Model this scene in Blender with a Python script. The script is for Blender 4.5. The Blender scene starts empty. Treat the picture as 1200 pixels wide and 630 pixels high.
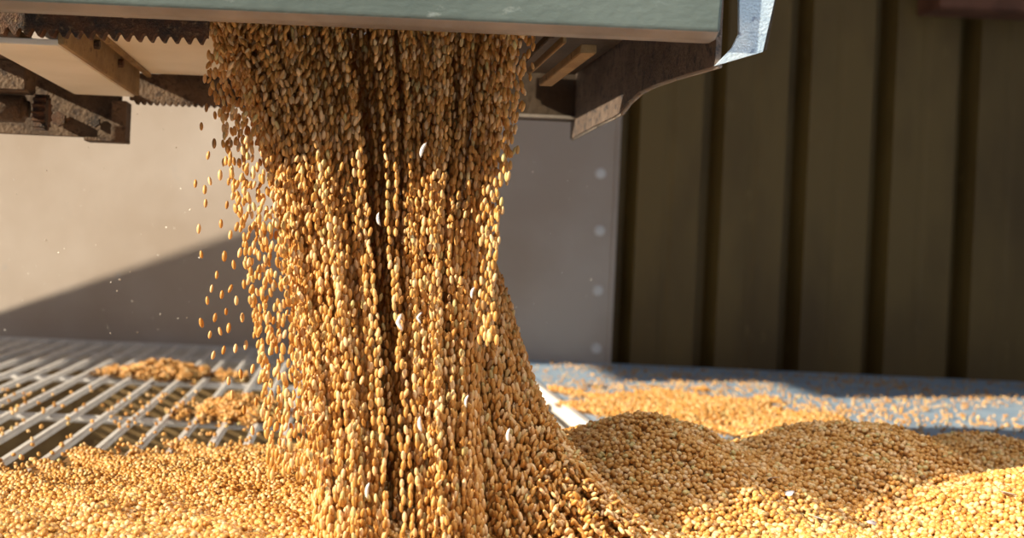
import bpy, bmesh, math, random
import numpy as np
from mathutils import Vector, Matrix, Euler

rng = np.random.default_rng(7)
random.seed(7)
scene = bpy.context.scene
COL = scene.collection

# ------------------------------------------------------------------ camera
F = 1400.0            # focal length in pixels of the 1200x630 frame
PX, PY = 405.0, 280.0
ROLL = 0.0445
CH = 0.36             # lens height over the grate
cR, sR = math.cos(ROLL), math.sin(ROLL)
cam_d = bpy.data.cameras.new('camera')
cam = bpy.data.objects.new('camera', cam_d)
COL.objects.link(cam)
R = Vector((cR, 0, sR)); U_ = Vector((-sR, 0, cR)); B = Vector((0, -1, 0))
M = Matrix((R, U_, B)).transposed().to_4x4()
M.translation = (0, 0, CH)
cam.matrix_world = M
cam_d.sensor_width = 36
cam_d.lens = 36 * F / 1200
cam_d.shift_x = (600 - PX) / 1200
cam_d.shift_y = -(315 - PY) / 1200
cam_d.clip_start = 0.02
cam_d.dof.use_dof = True
cam_d.dof.focus_distance = 1.42
cam_d.dof.aperture_fstop = 4.5
scene.camera = cam


def rays(px, py):
    dx = (np.asarray(px, float) - PX) / F
    dy = -(np.asarray(py, float) - PY) / F
    return dx * cR - dy * sR, dx * sR + dy * cR      # X per metre of depth, Z per metre of depth


def at(px, py, Y):                                   # place in the shed at depth Y
    a, b = rays(px, py)
    return Vector((float(a) * Y, Y, CH + float(b) * Y))


# ------------------------------------------------------------------ materials
def nodes(name):
    m = bpy.data.materials.new(name); m.use_nodes = True
    nt = m.node_tree
    return m, nt, nt.nodes, nt.links, nt.nodes['Principled BSDF']


def mat(name, c1, c2, scale=8, rough=0.6, metal=0.0, bump=0.0, c3=None, lo=0.4, hi=0.62, stretch=(1, 1, 1), detail=6, spot=0.66):
    m, nt, N, L, bs = nodes(name)
    tc = N.new('ShaderNodeTexCoord'); mp = N.new('ShaderNodeMapping'); mp.inputs['Scale'].default_value = stretch
    L.new(tc.outputs['Object'], mp.inputs['Vector'])
    nz = N.new('ShaderNodeTexNoise'); nz.inputs['Scale'].default_value = scale; nz.inputs['Detail'].default_value = detail
    L.new(mp.outputs[0], nz.inputs['Vector'])
    cr = N.new('ShaderNodeValToRGB')
    cr.color_ramp.elements[0].position = lo; cr.color_ramp.elements[0].color = (*c1, 1)
    cr.color_ramp.elements[1].position = hi; cr.color_ramp.elements[1].color = (*c2, 1)
    L.new(nz.outputs['Fac'], cr.inputs['Fac'])
    out = cr.outputs['Color']
    if c3:
        n2 = N.new('ShaderNodeTexNoise'); n2.inputs['Scale'].default_value = scale * 3.7; n2.inputs['Detail'].default_value = 8
        n2.inputs['Roughness'].default_value = 0.7
        L.new(mp.outputs[0], n2.inputs['Vector'])
        r2 = N.new('ShaderNodeValToRGB'); r2.color_ramp.elements[0].position = spot - .05; r2.color_ramp.elements[1].position = spot + .05
        L.new(n2.outputs['Fac'], r2.inputs['Fac'])
        mx = N.new('ShaderNodeMixRGB'); mx.inputs['Color2'].default_value = (*c3, 1)
        L.new(r2.outputs['Color'], mx.inputs['Fac']); L.new(out, mx.inputs['Color1'])
        out = mx.outputs['Color']
    L.new(out, bs.inputs['Base Color'])
    bs.inputs['Roughness'].default_value = rough; bs.inputs['Metallic'].default_value = metal
    if bump:
        n3 = N.new('ShaderNodeTexNoise'); n3.inputs['Scale'].default_value = scale * 12; n3.inputs['Detail'].default_value = 8
        L.new(mp.outputs[0], n3.inputs['Vector'])
        bp = N.new('ShaderNodeBump'); bp.inputs['Strength'].default_value = bump; bp.inputs['Distance'].default_value = 0.004
        L.new(n3.outputs['Fac'], bp.inputs['Height']); L.new(bp.outputs[0], bs.inputs['Normal'])
    return m


def bean_material(name, cols, rough=0.42):
    m, nt, N, L, bs = nodes(name)
    oi = N.new('ShaderNodeObjectInfo')
    cr = N.new('ShaderNodeValToRGB'); e = cr.color_ramp.elements
    e[0].position = 0; e[0].color = (*cols[0][1], 1); e[1].position = cols[1][0]; e[1].color = (*cols[1][1], 1)
    for p, c in cols[2:]:
        k = e.new(p); k.color = (*c, 1)
    L.new(oi.outputs['Random'], cr.inputs['Fac'])
    tc = N.new('ShaderNodeTexCoord'); nz = N.new('ShaderNodeTexNoise'); nz.inputs['Scale'].default_value = 300
    L.new(tc.outputs['Object'], nz.inputs['Vector'])
    hs = N.new('ShaderNodeHueSaturation')
    mr = N.new('ShaderNodeMapRange'); mr.inputs['To Min'].default_value = 0.85; mr.inputs['To Max'].default_value = 1.15
    L.new(nz.outputs['Fac'], mr.inputs['Value']); L.new(mr.outputs[0], hs.inputs['Value']); L.new(cr.outputs[0], hs.inputs['Color'])
    L.new(hs.outputs[0], bs.inputs['Base Color'])
    bs.inputs['Roughness'].default_value = rough
    return m


BEAN = bean_material('soybean_skin', [(0, (.48, .22, .045)), (.3, (.58, .285, .065)), (.6, (.66, .36, .105)), (.9, (.80, .55, .29)), (.96, (.62, .50, .20)), (1, (.33, .17, .06))])
MOUND = mat('shaded_bean_mass', (.16, .075, .018), (.24, .12, .03), 60, .8)  # darker than the beans; shade between them is put into this colour
TEAL = mat('weathered_teal_paint', (.085, .115, .108), (.12, .155, .145), 9, .6, .05, .25, c3=(.22, .26, .25), stretch=(.6, 1, 1), spot=.66)
LIP = mat('scuffed_beige_metal', (.22, .20, .18), (.32, .285, .25), 9, .5, .2, .2)
RUST = mat('rusted_steel', (.045, .035, .03), (.13, .06, .03), 40, .75, .3, .8, c3=(.20, .13, .07), spot=.6)
RUSTL = mat('brown_dusty_steel', (.20, .125, .05), (.30, .20, .085), 14, .75, .1, .5, c3=(.10, .05, .02), spot=.62)
WHITE = mat('dusty_cream_paint', (.70, .66, .55), (.80, .76, .66), 6, .6, 0, .1)
HANG = mat('grimy_brown_steel', (.085, .055, .035), (.16, .105, .065), 18, .75, .1, .6, c3=(.05, .03, .02), spot=.58)
DARK = mat('dark_brown_steel', (.035, .024, .016), (.075, .05, .03), 8, .7, .2, .4)
SIDE = mat('dark_scuffed_skirt', (.10, .07, .055), (.17, .125, .10), 22, .6, .2, .6, c3=(.03, .03, .035), spot=.56)
BLUE = mat('pale_blue_paint', (.42, .55, .68), (.62, .72, .80), 30, .55, .05, .3, c3=(.20, .26, .38), spot=.63)
GALV = mat('galvanised_bar', (.78, .76, .76), (.90, .88, .87), 20, .38, .1, .15)
PANEL = mat('dull_sheet_steel', (.52, .43, .36), (.62, .54, .48), 2.2, .55, .1, .15, c3=(.50, .46, .44), spot=.68)
CORR = mat('brown_corrugated_sheet', (.12, .072, .019), (.20, .128, .036), 3.5, .5, .05, .25, c3=(.23, .15, .05), stretch=(1, 1, .35), spot=.66)
FLOOR = mat('blue_grey_floor_plate', (.32, .47, .68), (.46, .62, .82), 14, .5, .1, .3, c3=(.60, .62, .58), stretch=(.5, 1, 1), spot=.60)  # blue of the sky light is put into the base colour
PIT = mat('pit_lining', (.14, .115, .09), (.20, .165, .13), 5, .8)
BEAM = mat('rust_red_beam', (.14, .055, .03), (.22, .09, .05), 10, .7, .1, .3)
FLAKE = mat('grey_flake', (.42, .38, .40), (.60, .56, .56), 200, .6)
HUSK = mat('pale_husk', (.80, .78, .74), (.9, .88, .84), 60, .6)


# ------------------------------------------------------------------ mesh helpers
def link(name, bm, m, parent=None, smooth=False, loc=None):
    me = bpy.data.meshes.new(name)
    bmesh.ops.recalc_face_normals(bm, faces=bm.faces)
    bm.to_mesh(me); bm.free()
    for x in (m if isinstance(m, (list, tuple)) else [m]):
        me.materials.append(x)
    if smooth:
        for p in me.polygons: p.use_smooth = True
    o = bpy.data.objects.new(name, me); COL.objects.link(o)
    if parent: o.parent = parent
    if loc: o.location = loc
    return o


def tag(o, label=None, cat=None, group=None, kind=None):
    if label: o['label'] = label
    if cat: o['category'] = cat
    if group: o['group'] = group
    if kind: o['kind'] = kind
    return o


def thing(name, label, cat, loc=(0, 0, 0), group=None):
    o = bpy.data.objects.new(name, None); COL.objects.link(o); o.location = loc
    o.empty_display_size = .05
    return tag(o, label, cat, group)


def box(bm, x0, x1, y0, y1, z0, z1, bev=0, mi=0):
    vs = [bm.verts.new((x, y, z)) for x in (x0, x1) for y in (y0, y1) for z in (z0, z1)]
    idx = [(0, 1, 3, 2), (4, 6, 7, 5), (0, 4, 5, 1), (2, 3, 7, 6), (0, 2, 6, 4), (1, 5, 7, 3)]
    fs = [bm.faces.new([vs[i] for i in f]) for f in idx]
    for f in fs: f.material_index = mi
    if bev:
        es = list({e for f in fs for e in f.edges})
        bmesh.ops.bevel(bm, geom=es, offset=bev, segments=2, affect='EDGES')
    return fs


def cyl(bm, p0, p1, r, n=20, r2=None):
    p0, p1 = Vector(p0), Vector(p1); d = (p1 - p0)
    q = d.to_track_quat('Z', 'Y').to_matrix().to_4x4()
    bmesh.ops.create_cone(bm, cap_ends=True, segments=n, radius1=r, radius2=r if r2 is None else r2, depth=d.length,
                          matrix=Matrix.Translation((p0 + p1) / 2) @ q)


def prism(bm, pts, axis, a, b):
    """outline pts (2-D) extruded along axis from a to b: axis 'x' -> pts are (y, z); 'y' -> (x, z); 'z' -> (x, y)"""
    def mk(p, t):
        return {'x': (t, p[0], p[1]), 'y': (p[0], t, p[1]), 'z': (p[0], p[1], t)}[axis]
    A = [bm.verts.new(mk(p, a)) for p in pts]; Bv = [bm.verts.new(mk(p, b)) for p in pts]
    bm.faces.new(A); bm.faces.new(Bv[::-1])
    n = len(pts)
    for i in range(n):
        bm.faces.new((A[i], A[(i + 1) % n], Bv[(i + 1) % n], Bv[i]))


# ------------------------------------------------------------------ the shed
WY = 3.85
# corrugated wall: trapezoid ribs
bm = bmesh.new()
pitch = 0.272
prof = []
x0 = float(rays(930, 215)[0]) * WY
k = -6
while k < 9:
    bx = x0 + k * pitch
    # outer pan, then a groove running back
    prof += [(bx - .030, 0), (bx - .022, .075), (bx + .018, .075), (bx + .042, 0), (bx + .122, 0), (bx + .134, .003), (bx + .146, .003), (bx + .158, 0)]
    k += 1
ztop = 2.3
vb = [bm.verts.new((x, WY + y, -.35)) for x, y in prof]; vt = [bm.verts.new((x, WY + y, ztop)) for x, y in prof]
for i in range(len(prof) - 1):
    bm.faces.new((vb[i], vb[i + 1], vt[i + 1], vt[i]))
bk = [(prof[-1][0], .08), (prof[0][0], .08)]
b2 = [bm.verts.new((x, WY + y, z)) for x, y in bk for z in (-.35, ztop)]
bm.faces.new((b2[0], b2[2], b2[3], b2[1]))
wall = tag(link('wall_back', bm, CORR), 'brown corrugated metal wall at the back', kind='structure')

# steel lining panel with bolts
xe = float(rays(719, 300)[0]) * WY
pan = thing('steel_panel', 'dull grey flat steel sheet bolted to the back wall beside the brown corrugated metal', 'panel', (xe - .9, WY - .012, 0))
bm = bmesh.new(); box(bm, -1.6, .9, -.004, .010, -.02, 1.6, .002)
link('sheet', bm, PANEL, pan)
bm = bmesh.new(); box(bm, .888, .902, -.010, -.002, -.02, 1.6, .002)
link('edge_fold', bm, PANEL, pan)
for (bx, by) in ((706, 140), (704, 203), (703, 270), (701, 340), (699, 408)):
    p = at(bx, by, WY - .02)
    bm = bmesh.new()
    cyl(bm, (0, 0, 0), (0, -.0015, 0), .017, 20)
    cyl(bm, (0, -.001, 0), (0, -.010, 0), .011, 12)
    link('bolt', bm, GALV, pan, loc=(p.x - (xe - .9), -.004, p.z))

# ground: plate right of the grate and strip at the back
GX = 0.50                      # right edge of the grate
bm = bmesh.new(); box(bm, GX + .03, 3.0, -.3, WY + .01, -1.30, -.002)
tag(link('floor', bm, FLOOR), 'blue grey steel floor plate right of the grate', kind='structure')
bm = bmesh.new(); box(bm, -2.2, GX + .03, WY - .06, WY + .01, -1.30, -.004)
tag(link('trim_1', bm, GALV), kind='structure')
# the pit below the grate
bm = bmesh.new(); box(bm, -2.2, GX + .03, -.3, WY - .06, -1.32, -1.30); tag(link('floor_pit', bm, PIT), kind='structure')
SUN = Vector((.90, .31, -.37)).normalized()
XW = -1.9                     # unseen screens added at the left to mask the sun; gaps shape its patches
def back(P):
    k = (P.x - XW) / SUN.x; return (P.y - k * SUN.y, P.z - k * SUN.z)
wa, wb, wc, wd = (back(at(*q)) for q in ((-30, 376, WY - .016), (340, 252, WY - .016), (340, 130, WY - .016), (120, 60, WY - .016)))
for outline in ([(-.3, -.42), (WY, -.42), (WY, -.02), (-.3, -.02)],
                [(2.85, -.02), (wb[0], -.02), (wb[0], 4), (2.85, 4)], [(-.3, 1.75), (1.5, 1.75), (1.5, 1.6), (2.05, 1.6), (2.05, 1.3), (2.40, 1.3), (2.40, 1.1), (2.85, 1.1), (2.85, 4), (-.3, 4)],
                [(wb[0], -.02), (wa[0] + (wa[1] + .02) * (wa[0] - wb[0]) / (wb[1] - wa[1]), -.02), wb],
                [wc, wd, (WY, wd[1]), (WY, 4), (wb[0], 4)]):
    bm = bmesh.new(); prism(bm, outline, 'x', XW - .006, XW); tag(link('sun_screen_left', bm, CORR), kind='structure')

# the grate
gr = thing('pit_grate', 'pale galvanised bar grate over the dark receiving pit at the left', 'grate', (0, 2.2, 0))
nb = 0
x = GX - .06
while x > -1.85:
    bm = bmesh.new(); box(bm, x - .0065, x + .0065, -2.0, WY - .06 - 2.2, -.013, 0, .0025)
    link('bar', bm, GALV, gr); x -= .0595; nb += 1
for y in (.6, 1.18, 1.77, 2.37, 2.98, 3.55):
    bm = bmesh.new(); cyl(bm, (-1.8, y - 2.2, -.019), (GX, y - 2.2, -.019), .008, 14)
    link('cross_rod', bm, GALV, gr, True)
for y in (1.45, 3.30):
    bm = bmesh.new(); box(bm, -2.2, GX, y - 2.2 - .02, y - 2.2 + .02, -.40, -.036, .003)
    link('support_beam', bm, RUSTL, gr)
bm = bmesh.new(); box(bm, GX + .010, GX + .03, -2.0, WY - .06 - 2.2, -.05, .004, .003)
box(bm, -1.8, GX + .03, WY - .075 - 2.2, WY - .06 - 2.2, -.05, .004, .003)
link('frame', bm, GALV, gr)

# beam at the top right
p = at(1092, 12, WY - .10)
bm = bmesh.new(); box(bm, 0, 1.2, -.05, .10, 0, .10, .004)
bo = link('steel_beam', bm, BEAM, loc=p); tag(bo, 'rusty red beam fixed to the corrugated wall in the top right corner', 'beam')

# ------------------------------------------------------------------ the trailer over the pit
tr = thing('grain_trailer', 'underside of a grain trailer with toothed gate rack and teal end rail, pouring soybeans', 'trailer', (0, 1.25, .59))
T0 = Vector((0, 1.25, .59))
YF = 1.25
ze = at(500, 30, YF)                      # bottom edge of the rail
xr = at(852, 40, YF).x
zb = at(PX, 25.7, YF).z


def tlink(name, bm, m, parent=tr, smooth=False):
    bmesh.ops.translate(bm, verts=bm.verts, vec=-T0)
    return link(name, bm, m, parent, smooth)


XL = -0.50
# rail: front face with a chamfered lower edge (profile in y,z)
bm = bmesh.new()
prof = [(YF, zb + .0075), (YF + .012, zb), (YF + .036, zb), (YF + .036, .76), (YF, .76)]
prism(bm, prof, 'x', XL, xr)
for v in bm.verts:                        # rounded lower right corner
    if v.co.x > xr - .001 and v.co.z < zb + .01: v.co.x -= .007
rail = tlink('end_rail', bm, [TEAL, LIP])
for pl in rail.data.polygons:
    if pl.normal.z < -.3: pl.material_index = 1
bv = rail.modifiers.new('bevel', 'BEVEL'); bv.width = .0035; bv.segments = 3
# body overhead, with an added gap that lets sun reach the skirt
bm = bmesh.new(); box(bm, XL, .375, 1.30, 1.60, .665, .70); box(bm, XL, -.10, 1.60, 2.02, .665, .70); box(bm, .20, .375, 1.60, 2.02, .665, .70); tlink('floor_pan', bm, DARK)
bm = bmesh.new(); box(bm, .21, .375, 1.30, 2.02, .655, .664); tlink('liner_plate', bm, DARK)

# front gear rack
yr = 1.33
bm = bmesh.new()
xa, xb = XL + .02, at(243, 40, yr).x
zt = at(120, 12, yr).z; zm = at(PX, 49.5, yr).z; tooth = .0078
pts = [(xa, zm + .03), (xb, zm + .03)]
pts += [(xb, zm - .001)]
x = xb - .001
st = .01385
while x - st > xa:
    pts += [(x, zm), (x - .002, zm - .001), (x - st * .36, zm - tooth), (x - st * .56, zm - tooth), (x - st * .94, zm)]
    x -= st
pts += [(xa, zm)]
prism(bm, pts, 'y', yr, yr + .016)
rk = tlink('gear_rack', bm, RUST)
# small weld nub under the rail
bm = bmesh.new(); p = at(147, 18, 1.30); bmesh.ops.create_icosphere(bm, subdivisions=2, radius=.0045, matrix=Matrix.Translation(p) @ Matrix.Diagonal((1.3, 1, .7, 1)))
tlink('weld_bead', bm, LIP, smooth=True)
bm = bmesh.new(); p = at(222, 15, 1.288); box(bm, p.x - .022, p.x + .014, p.y, p.y + .02, p.z - .004, p.z + .02, .002)
tlink('welded_tab', bm, LIP)

# cream sliding gate seen from below
zA = .602
bm = bmesh.new(); box(bm, -.325, -.175, 1.37, 1.845, zA, zA + .012, .002); tlink('slide_gate', bm, WHITE)
bm = bmesh.new(); box(bm, -.172, .20, 1.34, 1.60, .645, .655, .001); tlink('hopper_edge', bm, DARK)
bm = bmesh.new(); box(bm, -.3185, -.3105, 1.36, 1.845, zA - .006, zA, .001); tlink('gate_seam', bm, RUSTL)
# box beam running back, brown web and cream lower face
bm = bmesh.new(); box(bm, -.334, -.326, 1.345, 1.83, .565, .612, .001)
web = tlink('beam_web', bm, RUSTL)
for yy in (1.50, 1.66):
    b2_ = bmesh.new(); cyl(b2_, (-.327, yy, .590), (-.319, yy, .590), .006, 6)
    tlink('beam_bolt', b2_, RUST)
bm = bmesh.new(); box(bm, -.425, -.333, 1.345, 1.83, .563, .570, .001); tlink('beam_flange', bm, WHITE)
bm = bmesh.new(); box(bm, -.55, -.43, 1.345, 1.9, .60, .61, .001); tlink('side_plate', bm, HANG)

# far rack and cross member
bm = bmesh.new()
zf = at(205, 119, 1.86).z
xa, xb = at(152, 110, 1.86).x, at(262, 110, 1.86).x
pts = [(xa, zf + .042), (xb, zf + .042), (xb, zf)]
x = xb
while x - .010 > xa:
    pts += [(x - .003, zf - .006), (x - .006, zf - .006), (x - .010, zf)]; x -= .010
pts += [(xa, zf)]
prism(bm, pts, 'y', 1.86, 1.875); tlink('gear_rack', bm, HANG)
bm = bmesh.new(); zc = at(635, 139, 2.06).z; box(bm, -.33, .39, 2.06, 2.10, zc, zc + .12, .002); tlink('cross_member', bm, DARK)
bm = bmesh.new(); box(bm, .02, .39, 2.05, 2.059, zc, zc + .006, .001); tlink('cross_member_lip', bm, LIP)
# hanger plate with pinion shaft at the far left
yh = 1.90
a = at(0, 165, yh); b = at(151, 118, yh)
bm = bmesh.new(); box(bm, -.56, b.x - .012, yh, yh + .01, a.z + .012, a.z + .115, .001); hang = tlink('hanger_plate', bm, HANG)
bm = bmesh.new(); pa = at(136, 124, yh); pb = at(151, 167, yh); box(bm, pa.x, pb.x, yh - .035, yh + .01, pb.z, pa.z + .005, .001)
tlink('hanger_flange', bm, HANG)
bm = bmesh.new(); box(bm, at(103, 160, yh).x, pb.x, yh - .03, yh + .012, pb.z - .002, pb.z + .004, .001); tlink('hanger_foot', bm, HANG)
for (px_, py_, r) in ((70, 140, .012), (112, 143, .009)):
    p = at(px_, py_, yh - .005); bm = bmesh.new(); cyl(bm, p, p + Vector((0, -.012, 0)), r, 6); tlink('hanger_bolt', bm, RUST)
p = at(34, 128, 1.80); bm = bmesh.new()
cyl(bm, (-.56, p.y, p.z), (p.x, p.y, p.z), .021, 28); es = [e for e in bm.edges if all(v.co.x > p.x - .001 for v in e.verts)]
bmesh.ops.bevel(bm, geom=es, offset=.008, segments=3, affect='EDGES')
shaft = tlink('pinion_shaft', bm, HANG, smooth=True)
# pinion: toothed wheel on the shaft
p2 = at(52, 132, 1.80); bm = bmesh.new(); pts = []
for i in range(14):
    for (da, rr) in ((0, .020), (.12, .0275), (.30, .0275), (.42, .020)):
        t = (i + da) / 14 * 2 * math.pi; pts.append((p2.y + rr * math.cos(t), p2.z + rr * math.sin(t)))
prism(bm, pts, 'x', p2.x - .013, p2.x + .006); tlink('pinion', bm, RUST)
p3 = at(42, 112, 1.80); bm = bmesh.new(); box(bm, -.56, p3.x, 1.74, 1.80, p3.z, p3.z + .045, .002); tlink('shaft_guard', bm, HANG)

# angle bars under the body at the right of the stream
def depth_bar(pn, pf, z, w, h, m, name, y0=1.34, y1=1.87):
    x1 = pn
    bm = bmesh.new(); box(bm, x1, x1 + w, y0, y1, z, z + h, .001); return tlink(name, bm, m)
q = at(640, 101, 1.63); depth_bar(q.x - .010, 0, q.z, .018, .010, RUSTL, 'angle_bar', y1=1.63)
q = at(618, 88, 1.60); depth_bar(q.x, 0, q.z, .004, .010, RUSTL, 'angle_bar', y1=1.6)
q = at(608, 80, 1.58); depth_bar(q.x, 0, q.z, .006, .010, DARK, 'angle_bar', y1=1.58)

# side skirt (runs back at the right), with front flange in pale blue
XS = .385
zz = []
def sk(px_, py_):
    a_, b_ = rays(px_, py_); Y = XS / float(a_); return (Y, CH + float(b_) * Y)
low = [sk(*p) for p in ((668, 163), (697, 147), (718, 137), (726, 132), (735, 120), (748, 108), (762, 101), (790, 91), (838, 77))]
pts = low + [(low[-1][0], .76), (low[0][0], .76)]
bm = bmesh.new(); prism(bm, pts, 'x', XS, XS + .006)
skirt = tlink('side_skirt', bm, SIDE)
bm = bmesh.new()                                  # rolled rim along the lower edge
for (y0, z0), (y1, z1) in zip(low[:-1], low[1:]):
    cyl(bm, (XS + .005, y0, z0), (XS + .005, y1, z1), .0028, 8)
tlink('rolled_rim', bm, LIP, skirt, True)
yfl = low[-1][0] - .004
fl = [at(838, 77, yfl), at(893, 61, yfl), at(907, 0, yfl), at(916, -60, yfl), at(866, -60, yfl), at(866, 40, yfl), at(858, 56, yfl)]
bm = bmesh.new(); prism(bm, [(p.x, p.z) for p in fl], 'y', yfl - .002, yfl + .004)
fo = tlink('front_flange', bm, BLUE, skirt)
bm = bmesh.new(); a1 = at(893, 61, yfl + .004); a2 = at(916, -60, yfl + .004)
prism(bm, [(a1.x - .002, a1.z), (a1.x + .0035, a1.z + .002), (a2.x + .0035, a2.z), (a2.x - .002, a2.z)], 'y', yfl, yfl + .02)
tlink('flange_return', bm, DARK, skirt)

# ------------------------------------------------------------------ soybeans
BR = 0.0036          # mean bean radius


def bean_mesh(name, seg=14, ring=9, hil=False, long=1.0):
    bm = bmesh.new(); bmesh.ops.create_uvsphere(bm, u_segments=seg, v_segments=ring, radius=1)
    for v in bm.verts:
        x, y, z = v.co
        v.co = (x * .90, y * .84 * (1 - .06 * z * z), z * 1.12 * long)       # oval, a little flattened
        if hil and x > .85: v.co.x -= .10 * (x - .85) / .15
    me = bpy.data.meshes.new(name); bm.to_mesh(me); bm.free()
    for p in me.polygons: p.use_smooth = True
    me.materials.append(BEAN)
    return me


src_me = bean_mesh('bean_shape')
src = bpy.data.objects.new('bean_shape', src_me)          # never linked: only a shape for the scatter
src2 = bpy.data.objects.new('oval_bean_shape', bean_mesh('oval_bean_shape', long=1.8))
ME = bean_mesh('soybean', 20, 12, True)
ME2 = bean_mesh('soybean_oval', 20, 12, False, 1.8)
for v in ME2.vertices: v.co *= BR * .80
for v in ME.vertices: v.co *= BR


def scatter(name, P, Rt, S, base=None, shape=None):
    me = bpy.data.meshes.new(name)
    n = len(P); me.vertices.add(n); me.vertices.foreach_set('co', np.asarray(P, np.float32).ravel())
    a = me.attributes.new('rot', 'FLOAT_VECTOR', 'POINT'); a.data.foreach_set('vector', np.asarray(Rt, np.float32).ravel())
    a = me.attributes.new('siz', 'FLOAT', 'POINT'); a.data.foreach_set('value', np.asarray(S, np.float32))
    me.update()
    o = bpy.data.objects.new(name, me); COL.objects.link(o)
    g = bpy.data.node_groups.new(name, 'GeometryNodeTree')
    g.interface.new_socket('Geometry', in_out='INPUT', socket_type='NodeSocketGeometry')
    g.interface.new_socket('Geometry', in_out='OUTPUT', socket_type='NodeSocketGeometry')
    N, L = g.nodes, g.links
    gi, go = N.new('NodeGroupInput'), N.new('NodeGroupOutput')
    ip = N.new('GeometryNodeInstanceOnPoints'); oi = N.new('GeometryNodeObjectInfo'); oi.inputs['Object'].default_value = shape or src
    na = N.new('GeometryNodeInputNamedAttribute'); na.data_type = 'FLOAT_VECTOR'; na.inputs['Name'].default_value = 'rot'
    ns = N.new('GeometryNodeInputNamedAttribute'); ns.data_type = 'FLOAT'; ns.inputs['Name'].default_value = 'siz'
    L.new(gi.outputs[0], ip.inputs['Points']); L.new(oi.outputs['Geometry'], ip.inputs['Instance'])
    L.new(na.outputs['Attribute'], ip.inputs['Rotation']); L.new(ns.outputs['Attribute'], ip.inputs['Scale'])
    out = ip.outputs[0]
    if base is not None:
        ob = N.new('GeometryNodeObjectInfo'); ob.inputs['Object'].default_value = base
        jn = N.new('GeometryNodeJoinGeometry'); L.new(out, jn.inputs[0]); L.new(ob.outputs['Geometry'], jn.inputs[0]); out = jn.outputs[0]
    L.new(out, go.inputs[0])
    md = o.modifiers.new('scatter', 'NODES'); md.node_group = g
    return o


def size(n): return BR * rng.normal(1, .075, n).clip(.78, 1.2)


# --- heaps: height over the grate
HU = []      # x, y, height, radius x, radius y


def heights(x, y):
    x = np.asarray(x, float); y = np.asarray(y, float)
    def cone(cx, cy, h, slope, rnd=.03, ax=1.0, ay=1.0):
        r = np.sqrt(((x - cx) / ax) ** 2 + ((y - cy) / ay) ** 2 + rnd ** 2) - rnd
        return h - slope * r
    def smax(a, b, k=.012):
        return np.maximum(a, b) + k * np.exp(-np.abs(a - b) / k) * .5
    wob = .006 * np.sin(x * 23 + 1.3) * np.sin(y * 19 + .4) + .003 * np.sin(x * 61 + y * 37)
    h1 = cone(.42, 1.60, .137, .48, .06)
    h2 = np.maximum(cone(.745, 1.73, .125, .46, .07), cone(.90, 1.50, .108, .44, .07))
    h3 = cone(1.08, 1.98, .075, .35, .08)
    h4 = cone(.05, 1.50, .045, .12, .10, 1.0, 1.15)          # under the stream
    h5 = cone(-.14, 1.37, .040, .125, .10, 1.0, 1.25)        # left apron
    h6 = cone(.62, 1.22, .055, .16, .10, 1.5, 1.0)           # right apron in front
    h5 = np.maximum(h5, cone(-.25, 1.25, .045, .12, .1, 1.2, 1.1))
    g = smax(smax(h1, h2, .004), h3, .004); g = smax(g, h4, .02); g = smax(g, h5, .02); g = smax(g, h6, .010)
    g = g + wob
    # thin spilled drifts further back
    d1 = .034 * np.exp(-(((x + .44) / .13) ** 2 + ((y - 3.02) / .10) ** 2) * 1.2) - .006
    d2 = .036 * np.exp(-(((x + .20) / .085) ** 2 + ((y - 2.42) / .12) ** 2) * 1.2) - .006
    d3 = .019 * np.exp(-(((x - .82) / .36) ** 2 + ((y - 2.75) / .42) ** 2) * 1.2) - .007 + wob * .9
    rag = .007 * np.sin(x * 83 + 3 * np.sin(y * 31)) * np.sin(y * 67 + 2 * np.sin(x * 47)) + .004 * np.sin(x * 151) * np.sin(y * 133)
    d1 = d1 + rag * (d1 > -.005); d2 = d2 + rag * (d2 > -.005)
    return np.maximum.reduce([g, d1, d2, d3])


gx = np.linspace(-1.0, 1.75, 276); gy = np.linspace(.82, 3.5, 269)
XX, YY = np.meshgrid(gx, gy, indexing='ij'); ZZ = heights(XX, YY)
bm = bmesh.new(); vs = {}
def gv(i, j):
    if (i, j) not in vs: vs[(i, j)] = bm.verts.new((gx[i], gy[j], max(ZZ[i, j], -.003) - .003))
    return vs[(i, j)]
for i in range(len(gx) - 1):
    for j in range(len(gy) - 1):
        if max(ZZ[i, j], ZZ[i + 1, j], ZZ[i, j + 1], ZZ[i + 1, j + 1]) > .0035:
            bm.faces.new((gv(i, j), gv(i + 1, j), gv(i + 1, j + 1), gv(i, j + 1)))
bme = bpy.data.meshes.new('heap_core'); bm.to_mesh(bme); bm.free(); bme.materials.append(MOUND)
for p in bme.polygons: p.use_smooth = True
core = bpy.data.objects.new('heap_core', bme)

P = []; NR = []
def inview(x, y, z, m=60):
    X, Z = x / y, (z - CH) / y
    px = PX + F * (X * cR + Z * sR); py = PY - F * (-X * sR + Z * cR)
    return px, py, (px > -m) & (px < 1200 + m) & (py > -m) & (py < 630 + m)
s = BR * 2.05
for lay in range(3):
    ax = np.arange(-1.0, 1.75, s); ay = np.arange(.85, 3.4, s * .9)
    A, Bq = np.meshgrid(ax, ay, indexing='ij')
    A = A + (np.arange(A.shape[1]) % 2) * s / 2 + rng.normal(0, s * .20, A.shape); Bq = Bq + rng.normal(0, s * .20, Bq.shape)
    H = heights(A, Bq); z = H + (.0016 - lay * .0034) + rng.normal(0, .0015, A.shape)
    _, _, ok = inview(A, Bq, z, 220)
    ok &= (H > .0045 - lay * 0)
    P.append(np.stack([A[ok], Bq[ok], z[ok]], 1))
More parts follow.
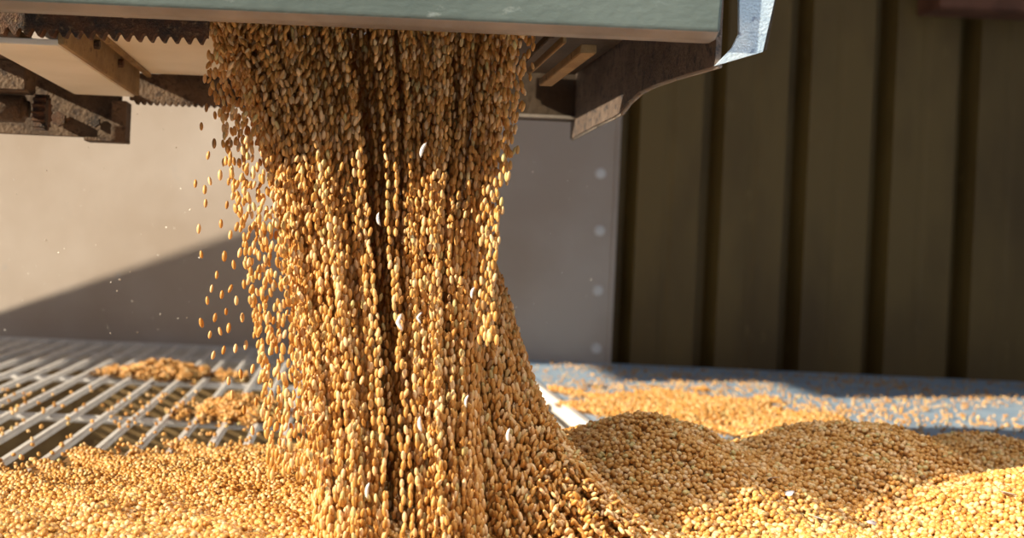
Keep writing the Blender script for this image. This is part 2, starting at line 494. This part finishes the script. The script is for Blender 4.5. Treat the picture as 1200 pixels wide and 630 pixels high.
# beans skipping off the edge of the heap
n = 60000
A = rng.uniform(-.8, .3, n); Bq = rng.uniform(1.3, 2.6, n); H = heights(A, Bq)
ok = (H < .004) & (rng.random(n) < .035 * np.exp(H / .003)) & (A < .05) & (H > -.015)
P.append(np.stack([A[ok], Bq[ok], rng.exponential(.006, ok.sum()) + BR], 1))
P = np.concatenate(P)
# stragglers over the near edge of the grate: sit on bars
heapP = P
# big-looking beans of the right heap become individual objects
px_, py_, _ = inview(heapP[:, 0], heapP[:, 1], heapP[:, 2])
top = heapP[:, 2] > heights(heapP[:, 0], heapP[:, 1])
cand = np.where(top & (px_ > 790) & (px_ < 1196) & (py_ < 627))[0]
cand = cand[np.argsort(-py_[cand])][:150]
solo_heap = heapP[cand]
heapP = np.delete(heapP, cand, axis=0)


def rnd_rot(n): return rng.uniform(0, 2 * math.pi, (n, 3))


hp = scatter('soybean_heap', heapP, rnd_rot(len(heapP)), size(len(heapP)), core)
tag(hp, 'golden soybeans heaped over the grate below the pouring stream', 'soybeans', kind='stuff')

# --- the falling stream, laid out as strings of beans following each other down
def interp(tab, y):
    ys = [t[0] for t in tab]; xs = [t[1] for t in tab]
    return np.interp(y, ys, xs)


Lm = [(-40, 226), (20, 241), (60, 258), (100, 280), (150, 300), (200, 316), (300, 336), (400, 354), (500, 366), (680, 372)]
Rm = [(-40, 618), (20, 613), (60, 606), (100, 598), (150, 588), (200, 579), (290, 567), (400, 562), (500, 560), (680, 570)]
Lf = [(270, 520), (400, 520), (700, 480)]
Rf = [(270, 560), (290, 569), (320, 583), (360, 597), (400, 609), (440, 622), (480, 640), (520, 666), (560, 702), (600, 742), (640, 790), (700, 860)]
YS = 1.45
PP = []; RR = []


def strings(Lt, Rt, y0, y1, n, yc, thick, gap, wig=2.0, keep=1.0, edge=0.0, ythk=None, rim=None):
    for _ in range(n):
        u = rng.uniform(0, 1)
        if rim is not None and rng.random() < rim[0]: u = rng.beta(*rim[1])
        prof_ = math.sqrt(max(0, 1 - (2 * u - 1) ** 2))
        w = rng.uniform(-1, 1)
        y = y0 + rng.uniform(0, 14)
        ph = rng.uniform(0, 6.28); ph2 = rng.uniform(0, 6.28)
        runlen = 0
        while y < y1:
            x = float(interp(Lt, y)) * (1 - u) + float(interp(Rt, y)) * u + wig * math.sin(y / 70 + ph)
            dy = .6; 
            x2 = float(interp(Lt, y + 12)) * (1 - u) + float(interp(Rt, y + 12)) * u + wig * math.sin((y + 12) / 70 + ph)
            Yd = (yc(y) if callable(yc) else yc) - .17 * max(0, y - 100) / 530 + (.12 * math.exp(-((u - .40) / .18) ** 2) + .03 * (u > .4)) * (rim is None and keep == 1.0 and Lt is Lm)
            a_, b_ = rays(x, y)
            off = w * thick * prof_ * (ythk(y) if ythk else 1)
            if rng.random() < keep:
                PP.append((float(a_) * Yd + rng.normal(0, .0012), Yd + off + rng.normal(0, .002), CH + float(b_) * Yd))
                tilt = (x2 - x) / 12.0
                RR.append((rng.normal(0, .14), -tilt - ROLL + rng.normal(0, .10), rng.uniform(0, 6.28)))
            y += gap * (rng.uniform(.82, 1.25) + (rng.random() < .18) * rng.uniform(.4, 2.5))


strings(Lm, Rm, -40, 660, 700, YS, .085, 9.5)
strings(Lm, Rm, -40, 660, 170, YS, .085, 9.5, rim=(1, (1.0, 5.0)))
strings(Lf, Rf, 272, 690, 620, lambda y: YS + .09 - .03 * max(0, (y - 350) / 250), .05, 8.5, wig=1.0)
# frayed edges
Ls = [(60, 245), (130, 262), (200, 272), (300, 285), (400, 300), (530, 315)]
strings([(y, x - 6) for y, x in Ls], [(y, x + 14) for y, x in Lm[1:]], 60, 560, 60, YS - .02, .06, 17, wig=3, keep=.62)
strings([(60, 585), (130, 575), (300, 560), (420, 560)], [(60, 628), (130, 614), (220, 597), (300, 582), (420, 578)], 40, 400, 34, YS - .03, .05, 15, wig=4, keep=.5)
PP = np.array(PP); RR = np.array(RR)
# stop at the heap
ok = PP[:, 2] > heights(PP[:, 0], PP[:, 1]) - .004
ok &= PP[:, 2] < .66
PP, RR = PP[ok], RR[ok]
fs = scatter('soybean_stream', PP, RR, size(len(PP)) * .74, shape=src2)
tag(fs, 'dense golden stream of soybeans falling from the trailer gate onto the heap', 'soybeans', kind='stuff')

# --- thin scatter of beans on the floor plate and back of the grate
n = 14000
x = rng.uniform(.55, 2.6, n); y = rng.uniform(2.0, 3.80, n)
dens = np.exp(-((y - 2.7) / .45) ** 2) * np.exp(-((x - .8) / .5) ** 2) + .30 * (np.sin(x * 9 + 2 * np.sin(y * 7)) > .1) * (y < 3.72) + .10
ok = rng.random(n) < dens
ok &= heights(x, y) < .004
sc = np.stack([x[ok], y[ok], np.full(ok.sum(), BR * .8)], 1)
so = scatter('scattered_soybeans', sc, rnd_rot(len(sc)), size(len(sc)) * .85)
tag(so, 'loose soybeans strewn thinly over the blue grey floor plate', 'soybeans', kind='stuff')

# --- individual beans
first = True
def bean(p, rot, label, group, k=1.0, fall=False):
    global proto, first
    if first:
        o = bpy.data.objects.new('soybean', ME); proto = o; first = False
    else:
        o = proto.copy()
    if fall: o.data = ME2
    COL.objects.link(o); o.location = p; o.rotation_euler = rot
    kk = k * float(np.clip(rng.normal(1, .07), .8, 1.18)); o.scale = (kk, kk, kk)
    tag(o, label, 'soybean', group)
    return o


for p in solo_heap:
    bean(p, rnd_rot(1)[0], 'pale tan soybean in the nearest row of the right heap along the bottom edge', 'nearest soybeans of the right heap')
# loose spray left of the stream, spots picked around where the photo shows them
spray = [(240, 222), (233, 268), (236, 298), (229, 215), (246, 212), (241, 238), (262, 150), (268, 176), (258, 205), (280, 120), (252, 135), (247, 106), (271, 205), (276, 165), (288, 180),
         (266, 240), (278, 232), (259, 262), (270, 275), (284, 262), (292, 245), (300, 262), (263, 300), (274, 310), (281, 296), (254, 322), (248, 338), (243, 352), (260, 345), (270, 338),
         (292, 312), (300, 322), (286, 333), (277, 352), (265, 365), (252, 372), (236, 378), (246, 392), (258, 388), (268, 384), (284, 372), (296, 356), (306, 342), (312, 322), (316, 300),
         (309, 282), (303, 226), (296, 205), (286, 212), (306, 372), (314, 386), (322, 360), (298, 392), (288, 404), (276, 408), (262, 410), (250, 416), (304, 412), (318, 410), (328, 396),
         (244, 182), (251, 168), (262, 190), (242, 126), (256, 118), (236, 148), (266, 108), (273, 96), (240, 92), (262, 128), (330, 420), (322, 436), (310, 440), (296, 432), (282, 438), (268, 446),
         (334, 452), (340, 436), (318, 462), (300, 470), (286, 480), (272, 462), (338, 476), (328, 490), (312, 496), (296, 504)]
for (a, b) in spray:
    Y = YS + rng.uniform(-.07, .05); q = at(a, b, Y)
    bean(q, (rng.normal(0, .15), rng.normal(-.02, .10), rng.uniform(0, 6.28)), 'pale tan soybean falling free in the loose spray left of the dense stream', 'soybeans in the spray left of the stream', fall=True)
for (a, b) in ((586, 214), (579, 232), (583, 262), (588, 206), (577, 205), (586, 245), (572, 222), (581, 188), (596, 176), (570, 372), (576, 340), (562, 384), (585, 352), (574, 396)):
    q = at(a, b, YS - .06)
    bean(q, (rng.normal(0, .15), rng.normal(-.02, .10), rng.uniform(0, 6.28)), 'pale soybean falling alone off the right edge of the stream before the grey panel', 'soybeans off the right edge of the stream', fall=True)
# stragglers between heap edge and grate, resting on bars
bars = [GX - .06 - .0595 * i for i in range(30)]
cnt = 0
while cnt < 40:
    bx = random.choice(bars); y = rng.uniform(1.5, 2.5)
    h = float(heights(bx, y)); pxx, pyy, okk = inview(np.array([bx]), np.array([y]), np.array([.003]), 0)
    if h < .002 and okk[0] and pxx[0] < 360 and h > -.045:
        bean((bx + rng.uniform(-.003, .003), y, BR * .9), rnd_rot(1)[0], 'tan soybean resting on a pale grate bar just behind the left heap', 'soybeans resting on the grate bars'); cnt += 1

# --- husks falling with the beans
hus = [((495, 175), .35, 1.0, 'long white husk flake falling in the upper middle of the stream'),
       ((466, 378), -.1, 1.0, 'bent white pod sliver falling at the middle of the stream'),
       ((489, 372), .05, .7, 'small pale husk beside the bent pod sliver at mid stream'),
       ((491, 497), -.15, .9, 'white husk flake falling low in the centre of the stream'),
       ((546, 470), .1, .7, 'pale husk falling low near the right side of the bright stream'),
       ((595, 510), 0, .8, 'thin white husk falling over the dark fan right of the stream'),
       ((443, 257), -.2, .8, 'pink white husk falling left of centre in the upper stream'),
       ((553, 343), .15, .7, 'small white husk near the right edge at mid stream'),
       ((430, 575), .05, .9, 'pale husk at the foot of the stream near the bottom edge')]
for (a, b), tl, k, lab in hus:
    bm = bmesh.new(); nL = 7; rows = []
    for i in range(nL):
        t = i / (nL - 1) * 2 - 1
        wd = .0022 * math.sqrt(max(.02, 1 - t * t)) * k
        bend = (.004 * abs(t) if 'bent' in lab else .0018 * t * t)
        rows.append([bm.verts.new((sgn * wd + bend, .0016 * abs(sgn) - .001, t * .009 * k)) for sgn in (-1, 0, 1)])
    for i in range(nL - 1):
        for j in range(2): bm.faces.new((rows[i][j], rows[i][j + 1], rows[i + 1][j + 1], rows[i + 1][j]))
    o = link('husk', bm, HUSK, smooth=True, loc=at(a, b, YS - .17 * max(0, b - 100) / 530 - .115))
    sm = o.modifiers.new('thick', 'SOLIDIFY'); sm.thickness = .0006
    o.rotation_euler = (0, tl, rng.uniform(-.5, .5)); tag(o, lab, 'husk')
for (a, b, lab) in ((905, 560, 'grey papery flake lying on the crest of the middle heap'), (960, 607, 'larger grey flake lying on the near slope right of the middle heap'), (1022, 612, 'grey flake lying in the valley between the two right heaps'),
                    (925, 577, 'small pale grey flake just below the flake on the crest'), (1182, 578, 'pale grey flake on the far right heap slope at the picture edge')):
    ra, rb = rays(a, b); Y = 1.1
    while CH + float(rb) * Y > float(heights(float(ra) * Y, Y)) + .0085: Y += .002
    bm = bmesh.new(); k = 8
    ring = [bm.verts.new((0.0095 * math.cos(t) * rng.uniform(.7, 1.2), .0065 * math.sin(t) * rng.uniform(.7, 1.2), .001 * math.sin(2 * t))) for t in [i * 2 * math.pi / k for i in range(k)]]
    c = bm.verts.new((0, 0, .0012))
    for i in range(k): bm.faces.new((ring[i], ring[(i + 1) % k], c))
    o = link('flake', bm, FLAKE, smooth=True, loc=(float(ra) * Y, Y, CH + float(rb) * Y))
    sm = o.modifiers.new('thick', 'SOLIDIFY'); sm.thickness = .0005
    o.rotation_euler = (.45, .1, rng.uniform(0, 6)); tag(o, lab, 'flake')
# floating chaff specks
bm = bmesh.new()
for _ in range(90):
    a, b = (rng.uniform(0, 240), rng.uniform(130, 395)) if rng.random() < .8 else (rng.uniform(590, 700), rng.uniform(120, 400))
    q = at(a, b, rng.uniform(1.5, 2.6))
    bmesh.ops.create_icosphere(bm, subdivisions=1, radius=.0011 * rng.uniform(.5, 1.2), matrix=Matrix.Translation(q) @ Euler(rng.uniform(0, 6, 3)).to_matrix().to_4x4() @ Matrix.Diagonal((1, .4, 1.6, 1)))
tag(link('chaff', bm, HUSK), 'tiny pale chaff specks drifting in the air beside the stream', 'chaff', kind='stuff')

# ------------------------------------------------------------------ light
def sun_dir(x, y, z): return Vector((x, y, z)).normalized()
sd = bpy.data.lights.new('sun', 'SUN'); so_ = bpy.data.objects.new('sun', sd); COL.objects.link(so_)
so_.rotation_euler = SUN.to_track_quat('-Z', 'Y').to_euler()
sd.energy = 9.5; sd.color = (1.0, .86, .64); sd.angle = .012
ad = bpy.data.lights.new('skylight', 'AREA'); ao = bpy.data.objects.new('skylight', ad); COL.objects.link(ao)
ad.shape = 'RECTANGLE'; ad.size = 2.4; ad.size_y = 1.0; ad.energy = 27; ad.color = (1.0, .97, .92); ad.spread = math.radians(80); ao.location = (1.0, .60, 2.3)
w = bpy.data.worlds.new('world'); scene.world = w; w.use_nodes = True
bg = w.node_tree.nodes['Background']; bg.inputs['Color'].default_value = (.92, .92, .98, 1); bg.inputs['Strength'].default_value = .22

vs_ = scene.view_settings
vs_.view_transform = 'Standard'; vs_.look = 'None'; vs_.gamma = 1; vs_.exposure = 0; vs_.use_curve_mapping = False
